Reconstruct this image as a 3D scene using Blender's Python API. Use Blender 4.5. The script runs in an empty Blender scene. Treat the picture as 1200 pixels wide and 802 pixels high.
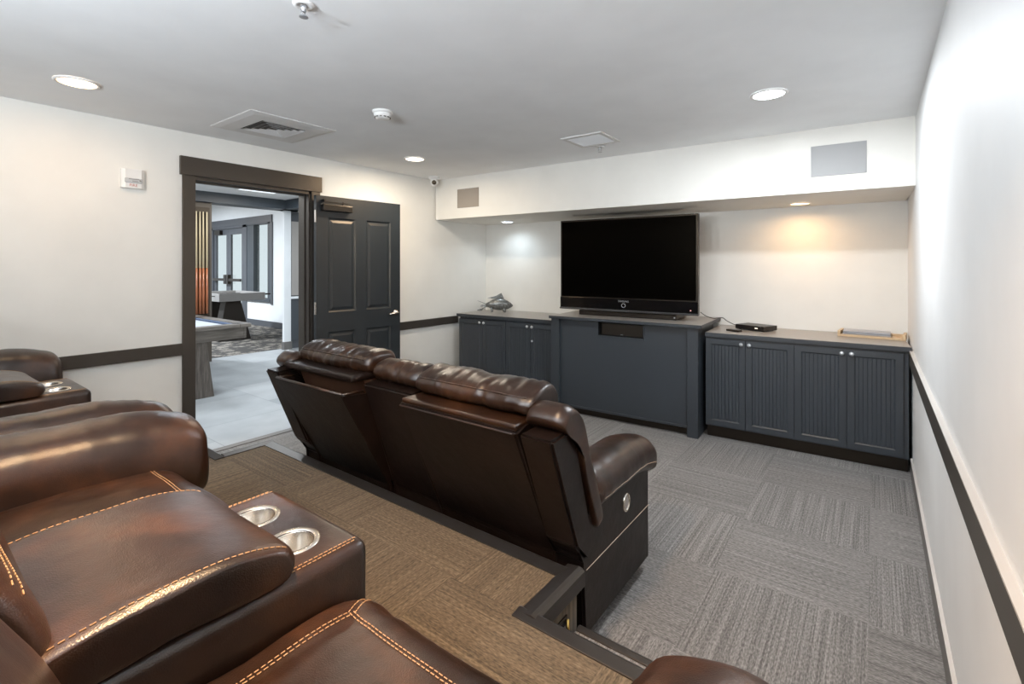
import bpy, bmesh, math, random
from mathutils import Vector, Matrix, noise
from mathutils.bvhtree import BVHTree
random.seed(7)
C = bpy.context.scene.collection
PI = math.pi

# ------------------------------------------------------------------ materials
def new_mat(name):
    m = bpy.data.materials.new(name); m.use_nodes = True
    nt = m.node_tree; b = nt.nodes['Principled BSDF']
    return m, nt, b
def N(nt, t, **kw):
    n = nt.nodes.new(t)
    for k, v in kw.items():
        if k.startswith('i_'): n.inputs[k[2:].replace('_', ' ')].default_value = v
        else: setattr(n, k, v)
    return n
def ramp(nt, stops):
    r = nt.nodes.new('ShaderNodeValToRGB'); e = r.color_ramp.elements
    while len(e) > 1: e.remove(e[-1])
    for i, (p, c) in enumerate(stops):
        x = e[0] if i == 0 else e.new(p)
        x.position = p; x.color = (*c, 1)
    return r
def plain(name, col, rough=.5, metal=0, spec=.5, bump=0, bscale=200, var=0, vscale=3):
    m, nt, b = new_mat(name); L = nt.links
    b.inputs['Base Color'].default_value = (*col, 1)
    b.inputs['Roughness'].default_value = rough
    b.inputs['Metallic'].default_value = metal
    b.inputs['Specular IOR Level'].default_value = spec; b.inputs['Specular Tint'].default_value = (1, .76, .53, 1)
    tc = N(nt, 'ShaderNodeTexCoord')
    if bump:
        n = N(nt, 'ShaderNodeTexNoise', i_Scale=bscale, i_Detail=3.0); L.new(tc.outputs['Object'], n.inputs['Vector'])
        bp = N(nt, 'ShaderNodeBump', i_Strength=bump, i_Distance=.002)
        L.new(n.outputs['Fac'], bp.inputs['Height']); L.new(bp.outputs['Normal'], b.inputs['Normal'])
    n2 = N(nt, 'ShaderNodeTexNoise', i_Scale=float(vscale), i_Detail=4.0); L.new(tc.outputs['Object'], n2.inputs['Vector'])
    v = var or .03
    r = ramp(nt, [(.3, tuple(c*(1-v) for c in col)), (.7, tuple(min(1, c*(1+v)) for c in col))])
    L.new(n2.outputs['Fac'], r.inputs['Fac']); L.new(r.outputs['Color'], b.inputs['Base Color'])
    return m
def emis(name, col, s):
    m, nt, b = new_mat(name)
    b.inputs['Base Color'].default_value = (.9, .9, .9, 1)
    b.inputs['Emission Color'].default_value = (*col, 1); b.inputs['Emission Strength'].default_value = s
    return m
def leather(name, dark, mid, light, rough=.34, spec=.55, coat=.12):
    m, nt, b = new_mat(name); L = nt.links
    tc = N(nt, 'ShaderNodeTexCoord')
    n = N(nt, 'ShaderNodeTexNoise', i_Scale=4.5, i_Detail=6.0, i_Roughness=.62)
    L.new(tc.outputs['Object'], n.inputs['Vector'])
    r = ramp(nt, [(.3, dark), (.52, mid), (.75, light)])
    L.new(n.outputs['Fac'], r.inputs['Fac']); L.new(r.outputs['Color'], b.inputs['Base Color'])
    n3 = N(nt, 'ShaderNodeTexNoise', i_Scale=14.0, i_Detail=4.0); L.new(tc.outputs['Object'], n3.inputs['Vector'])
    mr = N(nt, 'ShaderNodeMapRange'); mr.inputs['To Min'].default_value = rough-.04; mr.inputs['To Max'].default_value = rough+.06
    L.new(n3.outputs['Fac'], mr.inputs['Value']); L.new(mr.outputs['Result'], b.inputs['Roughness'])
    vo = N(nt, 'ShaderNodeTexVoronoi', i_Scale=420.0); L.new(tc.outputs['Object'], vo.inputs['Vector'])
    n2 = N(nt, 'ShaderNodeTexNoise', i_Scale=17.0, i_Detail=2.0, i_Roughness=.5); L.new(tc.outputs['Object'], n2.inputs['Vector'])
    b1 = N(nt, 'ShaderNodeBump', i_Strength=.22, i_Distance=.0014)
    b2 = N(nt, 'ShaderNodeBump', i_Strength=.22, i_Distance=.008)
    L.new(vo.outputs['Distance'], b1.inputs['Height']); L.new(n2.outputs['Fac'], b2.inputs['Height'])
    L.new(b2.outputs['Normal'], b1.inputs['Normal']); L.new(b1.outputs['Normal'], b.inputs['Normal'])
    b.inputs['Specular IOR Level'].default_value = spec
    b.inputs['Coat Weight'].default_value = coat; b.inputs['Coat Roughness'].default_value = .28
    return m
def carpet(name, CARPET):
    m, nt, b = new_mat(name); L = nt.links
    g = N(nt, 'ShaderNodeNewGeometry'); sx = N(nt, 'ShaderNodeSeparateXYZ'); L.new(g.outputs['Position'], sx.inputs[0])
    def mth(op, a, bb=None, clamp=False):
        n = N(nt, 'ShaderNodeMath', operation=op)
        for i, v in enumerate((a, bb)):
            if v is None: continue
            if isinstance(v, (int, float)): n.inputs[i].default_value = v
            else: L.new(v, n.inputs[i])
        return n.outputs[0]
    T = .61
    u = mth('DIVIDE', mth('ADD', sx.outputs['X'], .02), T); v = mth('DIVIDE', mth('SUBTRACT', sx.outputs['Y'], 3.13), T)
    fu, fv = mth('FLOOR', u), mth('FLOOR', v)
    par = mth('FLOORED_MODULO', mth('ADD', fu, fv), 2.0)
    mx = N(nt, 'ShaderNodeMix', data_type='FLOAT'); L.new(par, mx.inputs['Factor']); L.new(sx.outputs['X'], mx.inputs['B']); L.new(sx.outputs['Y'], mx.inputs['A'])
    my = N(nt, 'ShaderNodeMix', data_type='FLOAT'); L.new(par, my.inputs['Factor']); L.new(sx.outputs['Y'], my.inputs['B']); L.new(sx.outputs['X'], my.inputs['A'])
    cb = N(nt, 'ShaderNodeCombineXYZ')
    L.new(mth('MULTIPLY', mx.outputs['Result'], 140.0), cb.inputs['X']); L.new(mth('MULTIPLY', my.outputs['Result'], 1.3), cb.inputs['Y'])
    L.new(mth('ADD', mth('MULTIPLY', fu, 17.3), mth('MULTIPLY', fv, 5.7)), cb.inputs['Z'])
    n1 = N(nt, 'ShaderNodeTexNoise', i_Scale=1.0, i_Detail=2.0, i_Roughness=.6); L.new(cb.outputs[0], n1.inputs['Vector'])
    cb3 = N(nt, 'ShaderNodeCombineXYZ')
    L.new(mth('MULTIPLY', mx.outputs['Result'], 190.0), cb3.inputs['X']); L.new(mth('MULTIPLY', my.outputs['Result'], 55.0), cb3.inputs['Y'])
    n2 = N(nt, 'ShaderNodeTexNoise', i_Scale=1.0, i_Detail=2.0); L.new(cb3.outputs[0], n2.inputs['Vector'])
    wn = N(nt, 'ShaderNodeTexWhiteNoise', noise_dimensions='2D'); cb2 = N(nt, 'ShaderNodeCombineXYZ'); L.new(fu, cb2.inputs[0]); L.new(fv, cb2.inputs[1]); L.new(cb2.outputs[0], wn.inputs['Vector'])
    val = mth('ADD', mth('MULTIPLY', n1.outputs['Fac'], .46), mth('MULTIPLY', n2.outputs['Fac'], .54))
    val = mth('ADD', val, mth('MULTIPLY', mth('SUBTRACT', wn.outputs['Value'], .5), .05))
    r = ramp(nt, [(.36, CARPET[0]), (.5, CARPET[1]), (.64, CARPET[2])])
    L.new(val, r.inputs['Fac']); L.new(r.outputs['Color'], b.inputs['Base Color'])
    bp = N(nt, 'ShaderNodeBump', i_Strength=.5, i_Distance=.004); L.new(val, bp.inputs['Height']); L.new(bp.outputs['Normal'], b.inputs['Normal'])
    b.inputs['Roughness'].default_value = .95; b.inputs['Specular IOR Level'].default_value = .1
    b.inputs['Sheen Weight'].default_value = .15
    return m
def wood(name, c0, c1, c2, scale=(3, 40, 40), rough=.55):
    m, nt, b = new_mat(name); L = nt.links
    tc = N(nt, 'ShaderNodeTexCoord'); mp = N(nt, 'ShaderNodeMapping'); mp.inputs['Scale'].default_value = scale
    L.new(tc.outputs['Object'], mp.inputs['Vector'])
    n = N(nt, 'ShaderNodeTexNoise', i_Scale=1.0, i_Detail=6.0, i_Roughness=.65); L.new(mp.outputs[0], n.inputs['Vector'])
    r = ramp(nt, [(.3, c0), (.5, c1), (.7, c2)]); L.new(n.outputs['Fac'], r.inputs['Fac']); L.new(r.outputs['Color'], b.inputs['Base Color'])
    b.inputs['Roughness'].default_value = rough
    return m
def stone_tile():
    m, nt, b = new_mat('hall_tile'); L = nt.links
    g = N(nt, 'ShaderNodeNewGeometry')
    br = N(nt, 'ShaderNodeTexBrick', offset=.5); br.inputs['Scale'].default_value = 1.0
    br.inputs['Brick Width'].default_value = .9; br.inputs['Row Height'].default_value = .9; br.inputs['Mortar Size'].default_value = .004
    br.inputs['Color1'].default_value = (.42, .43, .43, 1); br.inputs['Color2'].default_value = (.31, .325, .33, 1); br.inputs['Mortar'].default_value = (.28, .29, .3, 1)
    L.new(g.outputs['Position'], br.inputs['Vector'])
    n = N(nt, 'ShaderNodeTexNoise', i_Scale=2.2, i_Detail=6.0); L.new(g.outputs['Position'], n.inputs['Vector'])
    r = ramp(nt, [(.3, (.82, .82, .83)), (.7, (1.1, 1.1, 1.1))]); L.new(n.outputs['Fac'], r.inputs['Fac'])
    mx = N(nt, 'ShaderNodeMix', data_type='RGBA', blend_type='MULTIPLY'); mx.inputs['Factor'].default_value = 1
    L.new(br.outputs['Color'], mx.inputs['A']); L.new(r.outputs['Color'], mx.inputs['B']); L.new(mx.outputs['Result'], b.inputs['Base Color'])
    b.inputs['Roughness'].default_value = .5
    return m
def pebble_carpet():
    m, nt, b = new_mat('hall_carpet'); L = nt.links
    g = N(nt, 'ShaderNodeNewGeometry'); v = N(nt, 'ShaderNodeTexVoronoi', i_Scale=7.0); L.new(g.outputs['Position'], v.inputs['Vector'])
    n = N(nt, 'ShaderNodeTexNoise', i_Scale=30.0, i_Detail=4.0); L.new(g.outputs['Position'], n.inputs['Vector'])
    ad = N(nt, 'ShaderNodeMath', operation='ADD'); L.new(v.outputs['Distance'], ad.inputs[0]); L.new(n.outputs['Fac'], ad.inputs[1])
    r = ramp(nt, [(.6, (.30, .27, .23)), (.95, (.15, .13, .11)), (1.2, (.05, .045, .04))]); L.new(ad.outputs[0], r.inputs['Fac'])
    L.new(r.outputs['Color'], b.inputs['Base Color']); b.inputs['Roughness'].default_value = .95
    return m
def glass():
    m, nt, b = new_mat('clear_glass'); L = nt.links
    nt.nodes.remove(b)
    t = N(nt, 'ShaderNodeBsdfTransparent'); t.inputs['Color'].default_value = (.95, .98, .97, 1)
    gl = N(nt, 'ShaderNodeBsdfGlossy'); gl.inputs['Roughness'].default_value = .02
    mx = N(nt, 'ShaderNodeMixShader'); mx.inputs[0].default_value = .06
    L.new(t.outputs[0], mx.inputs[1]); L.new(gl.outputs[0], mx.inputs[2])
    L.new(mx.outputs[0], nt.nodes['Material Output'].inputs['Surface'])
    return m
CARPET = [(.085, .079, .074), (.165, .155, .146), (.27, .256, .243)]
M = dict(
    wall=plain('wall_paint', (.79, .765, .715), .6, bump=.05, bscale=300, spec=.3),
    wall_side=plain('side_wall_paint', (.775, .775, .77), .55, bump=.05, bscale=300, spec=.3),
    ceil=plain('ceiling_paint', (.86, .865, .87), .8, bump=.08, bscale=220, spec=.2),
    trim=plain('charcoal_trim', (.042, .037, .033), .42),
    cap=plain('rail_cap_pale', (.50, .47, .44), .4),  # paler strip along the tops of rail and baseboard
    base=plain('grey_baseboard', (.16, .155, .15), .5),
    cab=plain('slate_cabinet_paint', (.033, .042, .052), .42),
    door=plain('slate_door_paint', (.018, .025, .031), .42),
    black=plain('black_plastic', (.008, .008, .009), .35),
    kick=plain('black_kick', (.006, .006, .007), .5),
    niche=plain('niche_black', (.008, .008, .009), .6),
    counter=plain('worktop_laminate', (.27, .245, .22), .28, var=.08, vscale=30),
    screen=plain('screen_glass', (.0004, .0004, .0004), .3, spec=.03),
    gloss=plain('gloss_black', (.004, .004, .0045), .12, spec=.4),
    silver=plain('silver_paint', (.55, .56, .58), .35, metal=.7),
    steel=plain('brushed_steel', (.72, .69, .64), .26, metal=1),
    nickel=plain('brushed_nickel', (.62, .56, .50), .25, metal=1),
    brass=plain('brass', (.6, .40, .12), .35, metal=1),
    white=plain('white_plastic', (.80, .79, .77), .45),
    vent=plain('vent_white', (.68, .67, .66), .5),
    ventdark=plain('vent_shadow_grey', (.10, .095, .09), .7),
    grille_warm=plain('speaker_cloth_beige', (.33, .29, .25), .9, bump=.3, bscale=900),
    grille_cool=plain('speaker_cloth_grey', (.37, .37, .37), .85, bump=.3, bscale=900),
    nosing=plain('rubber_nosing', (.020, .020, .021), .38),
    stitch=plain('tan_thread', (.36, .21, .11), .7),
    stitch_pale=plain('pale_thread', (.52, .40, .31), .7),
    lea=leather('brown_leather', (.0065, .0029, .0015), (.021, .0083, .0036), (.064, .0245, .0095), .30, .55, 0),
    lea_shaded=leather('brown_leather_shaded', (.005, .003, .0023), (.009, .0048, .0036), (.016, .008, .0055), .38, .28, 0),  # same leather darkened: shade on backs, sides and bases is in its colour
    pocket=plain('pocket_lining', (.05, .022, .012), .6),
    carpet=carpet('carpet_tiles', CARPET), carpet_warm_lit=carpet('carpet_tiles_warm_lit', [(c[0]*.64, c[1]*.50, c[2]*.335) for c in CARPET]), tile=stone_tile(), pebble=pebble_carpet(), glass=glass(),  # platform copy of the carpet, browned by warm light mixed into its colour
    hallwall=plain('hall_wall_paint', (.80, .82, .83), .6),
    hallceil=plain('hall_ceiling_paint', (.80, .80, .79), .8),
    hallblue=plain('hall_blue_grey', (.055, .07, .085), .5),
    hallgrey=plain('hall_frame_grey', (.085, .095, .11), .5),
    wood=wood('weathered_wood', (.09, .075, .065), (.165, .145, .125), (.26, .23, .205), (14, 3, 40)),
    woodleg=wood('weathered_wood_upright', (.055, .044, .038), (.115, .095, .08), (.19, .165, .145), (40, 40, 4)),
    felt=plain('blue_felt', (.10, .14, .22), .9),
    feltlight=plain('pale_felt', (.50, .53, .58), .9),
    game=plain('grey_game_table', (.33, .32, .31), .5),
    gameleg=plain('charcoal_leg', (.025, .024, .024), .5),
    pillar=plain('brown_grey_pillar', (.075, .066, .058), .5),
    rack=plain('dark_rack_wood', (.02, .015, .012), .5),
    maple=wood('maple', (.62, .46, .26), (.72, .56, .34), (.8, .65, .42), (60, 60, 4), .3),
    butt=wood('red_brown_butt', (.25, .07, .03), (.36, .12, .05), (.48, .18, .08), (60, 60, 4), .25),
    pewter=plain('mottled_pewter', (.17, .175, .17), .35, metal=.6, bump=.4, bscale=120, var=.6, vscale=60),
    paper=plain('grey_blue_paper', (.38, .39, .42), .6),
    tray=plain('pale_wood_tray', (.58, .42, .26), .5),
    ink=plain('grey_ink', (.25, .24, .23), .6), red=plain('red_ink', (.45, .12, .08), .6),
    lens=plain('strobe_lens', (.55, .55, .55), .12),
)

# ------------------------------------------------------------------ helpers
def obj(name, bm, m, parent=None, smooth=False, loc=None, rz=0, bevel=0, autosmooth=None):
    me = bpy.data.meshes.new(name)
    bmesh.ops.recalc_face_normals(bm, faces=bm.faces)
    bm.to_mesh(me); bm.free()
    o = bpy.data.objects.new(name, me); C.objects.link(o)
    me.materials.append(M[m] if isinstance(m, str) else m)
    if smooth:
        for p in me.polygons: p.use_smooth = True
    if parent: o.parent = parent
    if loc is not None: o.location = loc
    if rz: o.rotation_euler = (0, 0, rz)
    if bevel:
        bv = o.modifiers.new('bevel', 'BEVEL'); bv.width = bevel; bv.segments = 2; bv.limit_method = 'ANGLE'; bv.angle_limit = math.radians(40)
    return o
def empty(name, label, cat, loc=(0, 0, 0), rz=0, group=None, kind=None):
    o = bpy.data.objects.new(name, None); C.objects.link(o); o.location = loc; o.rotation_euler = (0, 0, rz); o.empty_display_size = .1
    tag(o, label, cat, group, kind); return o
def tag(o, label, cat, group=None, kind=None):
    if label: o['label'] = label
    if cat: o['category'] = cat
    if group: o['group'] = group
    if kind: o['kind'] = kind
    return o
def struct(name, bm, m, label, cat, **kw):
    o = obj(name, bm, m, **kw); return tag(o, label, cat, None, 'structure')
def box(bm, x0, x1, y0, y1, z0, z1):
    vs = [bm.verts.new((x, y, z)) for x in (x0, x1) for y in (y0, y1) for z in (z0, z1)]
    for f in ((0, 1, 3, 2), (4, 6, 7, 5), (0, 4, 5, 1), (2, 3, 7, 6), (0, 2, 6, 4), (1, 5, 7, 3)):
        bm.faces.new([vs[i] for i in f])
    return vs
def B(*a):
    bm = bmesh.new(); box(bm, *a); return bm
def prism(bm, poly, axis, a0, a1):
    def P(p, a): return {'x': (a, p[0], p[1]), 'y': (p[0], a, p[1]), 'z': (p[0], p[1], a)}[axis]
    A = [bm.verts.new(P(p, a0)) for p in poly]; D = [bm.verts.new(P(p, a1)) for p in poly]
    n = len(poly); bm.faces.new(A); bm.faces.new(D[::-1])
    for i in range(n): bm.faces.new((A[i], D[i], D[(i+1) % n], A[(i+1) % n]))
def PR(poly, axis, a0, a1):
    bm = bmesh.new(); prism(bm, poly, axis, a0, a1); return bm
def lathe(bm, prof, n=32, c=(0, 0, 0), axis='z', cap=True):
    rings = []
    for r, h in prof:
        ring = []
        for k in range(n):
            t = 2*PI*k/n; u, v = r*math.cos(t), r*math.sin(t)
            p = {'z': (u, v, h), 'x': (h, u, v), 'y': (u, h, v)}[axis]
            ring.append(bm.verts.new((p[0]+c[0], p[1]+c[1], p[2]+c[2])))
        rings.append(ring)
    for a, b in zip(rings, rings[1:]):
        for k in range(n): bm.faces.new((a[k], a[(k+1) % n], b[(k+1) % n], b[k]))
    if cap: bm.faces.new(rings[0][::-1]); bm.faces.new(rings[-1])
def LA(prof, n=32, c=(0, 0, 0), axis='z', cap=True):
    bm = bmesh.new(); lathe(bm, prof, n, c, axis, cap); return bm
def tube(bm, pts, r, n=8, r1=None):
    pts = [Vector(p) for p in pts]; rings = []
    for i, p in enumerate(pts):
        d = (pts[min(i+1, len(pts)-1)]-pts[max(i-1, 0)]).normalized()
        s = Vector((0, 0, 1)) if abs(d.z) < .9 else Vector((1, 0, 0))
        u = d.cross(s).normalized(); v = d.cross(u)
        rr = r if r1 is None else r+(r1-r)*i/(len(pts)-1)
        rings.append([bm.verts.new(p+u*rr*math.cos(2*PI*k/n)+v*rr*math.sin(2*PI*k/n)) for k in range(n)])
    for a, b in zip(rings, rings[1:]):
        for k in range(n): bm.faces.new((a[k], a[(k+1) % n], b[(k+1) % n], b[k]))
    bm.faces.new(rings[0][::-1]); bm.faces.new(rings[-1])
def spline(pts, m, closed=True):
    out = []; n = len(pts)
    for i in range(n if closed else n-1):
        p = [pts[(i+k) % n] if closed else pts[min(max(i+k, 0), n-1)] for k in (-1, 0, 1, 2)]
        for j in range(m):
            t = j/m
            out.append(tuple(.5*((2*p[1][c])+(-p[0][c]+p[2][c])*t+(2*p[0][c]-5*p[1][c]+4*p[2][c]-p[3][c])*t*t+(-p[0][c]+3*p[1][c]-3*p[2][c]+p[3][c])*t**3) for c in range(len(p[1]))))
    if not closed: out.append(tuple(pts[-1]))
    return out
def cushion(prof, axis, a0, a1, r=.05, inset=.04, m=5, step=.02, lump=.004, lfreq=9, pucker=0, pfreq=60, warp=None, seed=0, smooth=True):
    """soft stuffed form: a closed profile swept along an axis, rounded at its ends, lumpy"""
    bm = bmesh.new()
    P = spline(prof, m) if smooth else prof
    cx = sum(p[0] for p in P)/len(P); cy = sum(p[1] for p in P)/len(P)
    rad = sum(math.hypot(p[0]-cx, p[1]-cy) for p in P)/len(P)
    L = a1-a0; st = []
    k = 7
    for i in range(k): st.append(r*(1-math.cos(PI/2*i/k)))
    mid = max(2, int((L-2*r)/step))
    for i in range(mid+1): st.append(r+(L-2*r)*i/mid)
    for i in range(k-1, -1, -1): st.append(L-r*(1-math.cos(PI/2*i/k)))
    rings = []
    for t in st:
        d = min(t, L-t)
        ins = inset*(1-math.sqrt(max(0, 1-((r-d)/r)**2))) if d < r else 0
        a = a0+t; ring = []
        for (p, q) in P:
            dist = math.hypot(p-cx, q-cy)
            f = max(.15, (dist-ins*(dist/rad)**.3)/dist) if dist > 1e-6 else 1
            x, y = cx+(p-cx)*f, cy+(q-cy)*f
            v = Vector({'x': (a, x, y), 'y': (x, a, y), 'z': (x, y, a)}[axis])
            nz = noise.noise(v*lfreq+Vector((seed*3.1, seed*1.7, 0)))*lump
            if pucker:
                ed = max(0, 1-d/(.30*L)) if pucker < 0 else 1
                nz += abs(pucker)*ed*noise.noise(Vector((a*pfreq, (x+y)*7, seed)))
            if dist > 1e-6:
                x += (p-cx)/dist*nz; y += (q-cy)/dist*nz
            v = Vector({'x': (a, x, y), 'y': (x, a, y), 'z': (x, y, a)}[axis])
            if warp: v = Vector(warp(v))
            ring.append(bm.verts.new(v))
        rings.append(ring)
    n = len(P)
    for A, D in zip(rings, rings[1:]):
        for i in range(n): bm.faces.new((A[i], A[(i+1) % n], D[(i+1) % n], D[i]))
    for ring, rev in ((rings[0], True), (rings[-1], False)):
        c = sum((v.co for v in ring), Vector())/n
        inner = [bm.verts.new(c+(v.co-c)*.55) for v in ring]; cv = bm.verts.new(c)
        for i in range(n):
            j = (i+1) % n
            bm.faces.new((ring[i], ring[j], inner[j], inner[i])); bm.faces.new((inner[i], inner[j], cv))
    return bm
def rbox(x0, x1, y0, y1, z0, z1, r=.02, seg=3):
    bm = bmesh.new(); box(bm, x0, x1, y0, y1, z0, z1)
    bmesh.ops.bevel(bm, geom=bm.edges[:], offset=r, segments=seg, profile=.5, affect='EDGES')
    return bm
def stitches(paths, bvh=None, down=(0, 0, -1), r=.0010, dash=.007, gap=.0035, lift=.0012):
    """dashed thread lying on a surface"""
    bm = bmesh.new(); dn = Vector(down)
    for path in paths:
        pts = [Vector(p) for p in path]
        dense = []
        for a, b in zip(pts, pts[1:]):
            k = max(1, int((b-a).length/.0035))
            dense += [a.lerp(b, i/k) for i in range(k)]
        dense.append(pts[-1])
        if bvh:
            res = []
            for p in dense:
                hit = bvh.ray_cast(p-dn*.5, dn)
                if hit[0] is not None: res.append(hit[0]-dn*lift)
            dense = res
        i = 0; kd = max(1, round(dash/.0035)); kg = max(1, round(gap/.0035))
        while i+kd < len(dense):
            tube(bm, dense[i:i+kd+1], r, 5); i += kd+kg
    return bm
def copy_tree(o, parent=None):
    c = o.copy(); C.objects.link(c); c.parent = parent
    if parent: c.matrix_parent_inverse = o.matrix_parent_inverse
    for ch in list(o.children): copy_tree(ch, c)
    return c
def text(name, s, size, m, parent, loc, rot, ext=.0004, align='CENTER'):
    cu = bpy.data.curves.new(name, 'FONT'); cu.body = s; cu.size = size; cu.extrude = ext; cu.align_x = align; cu.align_y = 'CENTER'
    t = bpy.data.objects.new(name+'_c', cu); C.objects.link(t)
    bpy.context.view_layer.update()
    me = bpy.data.meshes.new_from_object(t.evaluated_get(bpy.context.evaluated_depsgraph_get()))
    bpy.data.objects.remove(t); bpy.data.curves.remove(cu)
    o = bpy.data.objects.new(name, me); C.objects.link(o); me.materials.clear(); me.materials.append(M[m]); o.parent = parent; o.location = loc; o.rotation_euler = rot
    return o
def lamp(name, loc, energy, col, size, shape='DISK', rot=(0, 0, 0), spread=PI, sy=None):
    l = bpy.data.lights.new(name, 'AREA'); l.energy = energy; l.color = col; l.shape = shape; l.size = size; l.spread = spread
    if sy: l.size_y = sy
    o = bpy.data.objects.new(name, l); C.objects.link(o); o.location = loc; o.rotation_euler = rot; return o

# ------------------------------------------------------------------ the room
XL, XR, ZC, PH = -4.135, .22, 2.5, .35
PHI = math.atan(.042); OX, OY = .2, 4.49            # the television wall's own frame: a along it, b into it
CP, SP = math.cos(PHI), math.sin(PHI)
def TV(a, b, z=0): return Vector((OX+a*CP-b*SP, OY+a*SP+b*CP, z))
bm = bmesh.new(); box(bm, XL-.16, XR, 1.25, 5.6, -.1, 0)
struct('floor', bm, 'carpet', 'grey striped carpet tiles on the lower floor before the cabinets', 'floor')
bm = bmesh.new(); box(bm, XL-.2, XR+.2, -1.5, 5.8, ZC, ZC+.12)
struct('ceiling', bm, 'ceil', 'plain white painted ceiling with recessed downlights', 'ceiling')
struct('wall_right', B(XR, XR+.15, -1.5, 5.8, -.1, ZC), 'wall_side', 'pale long side wall with a dark chair rail', 'wall')
struct('wall_back', B(XL-.16, XR+.15, -1.5, -1.35, -.1, ZC), 'wall', 'plain wall behind the raised row of sofas', 'wall')
bm = bmesh.new(); box(bm, XL-.16, XL, -1.4, 1.49, -.1, ZC); box(bm, XL-.16, XL, 2.455, 5.5, -.1, ZC); box(bm, XL-.16, XL, 1.49, 2.455, 2.16, ZC)
struct('wall_left', bm, 'wall', 'cream wall with the open doorway in it', 'wall')
struct('wall_front', B(-4.6, .3, .65, .8, -.1, ZC+.05), 'wall', 'cream wall behind the television', 'wall', loc=TV(0, 0), rz=PHI)
struct('soffit', B(-4.33, .03, -.29, .68, 2.035, ZC+.03), 'wall', 'dropped white soffit over the television wall', 'soffit', loc=TV(0, 0), rz=PHI)
# the raised platform
poly = [(XL, -1.4), (XR, -1.4), (XR, 1.32), (-.89, 1.32), (-.89, 1.595), (-3.16, 1.595), (-3.16, 1.30), (XL, 1.30)]
struct('platform', PR(poly, 'z', -.05, PH), 'carpet_warm_lit', 'carpeted raised platform carrying the rear row of sofas', 'platform')
struct('platform_step', B(-.868, XR, 1.318, 1.575, -.05, .175), 'carpet', 'narrow carpeted step beside the pale side wall', 'step')
def nosing(n, x0, x1, y0, y1, z, label, lip=.05, side='y+'):
    bm = bmesh.new(); t = .012
    if side == 'y+':
        pr = [(y0, z-.002), (y0, z+.004), (y1-.012, z+t*.7), (y1, z+.002), (y1+.004, z-.012), (y1+.004, z-lip), (y1-.004, z-lip), (y1-.004, z-.002)]
        prism(bm, pr, 'x', x0, x1)
    else:
        s = 1 if side == 'x+' else -1
        e = x1 if s > 0 else x0; o_ = x0 if s > 0 else x1
        pr = [(o_, z-.002), (o_, z+.004), (e-s*.02, z+t), (e-s*.006, z+t*.8), (e+s*.004, z+.0), (e+s*.006, z-.014), (e+s*.006, z-lip), (e-s*.004, z-lip), (e-s*.004, z-.002)]
        prism(bm, pr, 'y', y0, y1)
    return struct('trim_%d' % n, bm, 'nosing', label, 'nosing', bevel=.002)
nosing(1, -3.16, -.885, 1.535, 1.605, PH, 'long dark nosing along the platform edge behind the front sofa')
nosing(2, -.945, -.876, 1.30, 1.625, PH, 'short glossy black nosing with rounded lip at the platform corner', .055, 'x+')
nosing(3, -.955, XR, 1.275, 1.332, PH, 'dark flat nosing strip on the platform top beside the step')
nosing(4, -.868, XR, 1.548, 1.583, .175, 'dark flat nosing strip on the low step')
nosing(5, -3.175, -3.115, 1.30, 1.605, PH, 'grey nosing of the platform edge facing the doorway', .05, 'x-')
nosing(6, XL, -3.115, 1.245, 1.305, PH, 'grey nosing of the platform end beside the doorway')
# chair rails and skirtings
struct('trim_7', B(XL, XL+.022, -1.35, 1.425, .835, .921), 'trim', 'charcoal chair rail on the cream wall behind the sofas', 'chair rail', bevel=.002)
struct('trim_8', B(XL, XL+.022, 2.56, 4.40, .797, .883), 'trim', 'charcoal chair rail between the open door and the cabinets', 'chair rail', bevel=.002)
o = struct('trim_9', B(XR-.02, XR, -1.35, 4.46, .79, .885), 'trim', 'charcoal chair rail along the pale side wall', 'chair rail', bevel=.0015)
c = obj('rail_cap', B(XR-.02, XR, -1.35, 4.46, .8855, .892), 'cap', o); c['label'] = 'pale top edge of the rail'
o = struct('baseboard_right', B(XR-.012, XR, 1.58, 4.5, 0, .11), 'base', 'grey baseboard along the pale side wall', 'baseboard')
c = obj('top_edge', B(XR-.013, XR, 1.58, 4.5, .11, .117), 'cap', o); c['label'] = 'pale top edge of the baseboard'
struct('baseboard_left', B(XL, XL+.012, 2.56, 4.6, 0, .11), 'base', 'grey baseboard under the rail between door and cabinets', 'baseboard')
# door casing and jambs
bm = bmesh.new(); box(bm, XL, XL+.02, 1.425, 1.51, 0, 2.18); box(bm, XL, XL+.02, 2.455, 2.54, 0, 2.18)
box(bm, XL, XL+.028, 1.408, 2.555, 2.178, 2.317)
box(bm, XL-.17, XL+.004, 1.485, 1.51, 0, 2.18); box(bm, XL-.17, XL+.004, 2.435, 2.46, 0, 2.18); box(bm, XL-.17, XL+.004, 1.485, 2.46, 2.15, 2.18)
box(bm, XL-.09, XL-.05, 1.51, 1.522, 0, 2.15); box(bm, XL-.09, XL-.05, 2.423, 2.435, 0, 2.15); box(bm, XL-.09, XL-.05, 1.51, 2.435, 2.138, 2.15)
struct('trim_10', bm, 'trim', 'charcoal casing and head board around the open doorway', 'door casing', bevel=.002)
struct('threshold', B(XL-.17, XL-.10, 1.51, 2.435, 0, .006), 'base', 'flat threshold strip between hall tile and carpet', 'threshold')
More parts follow.
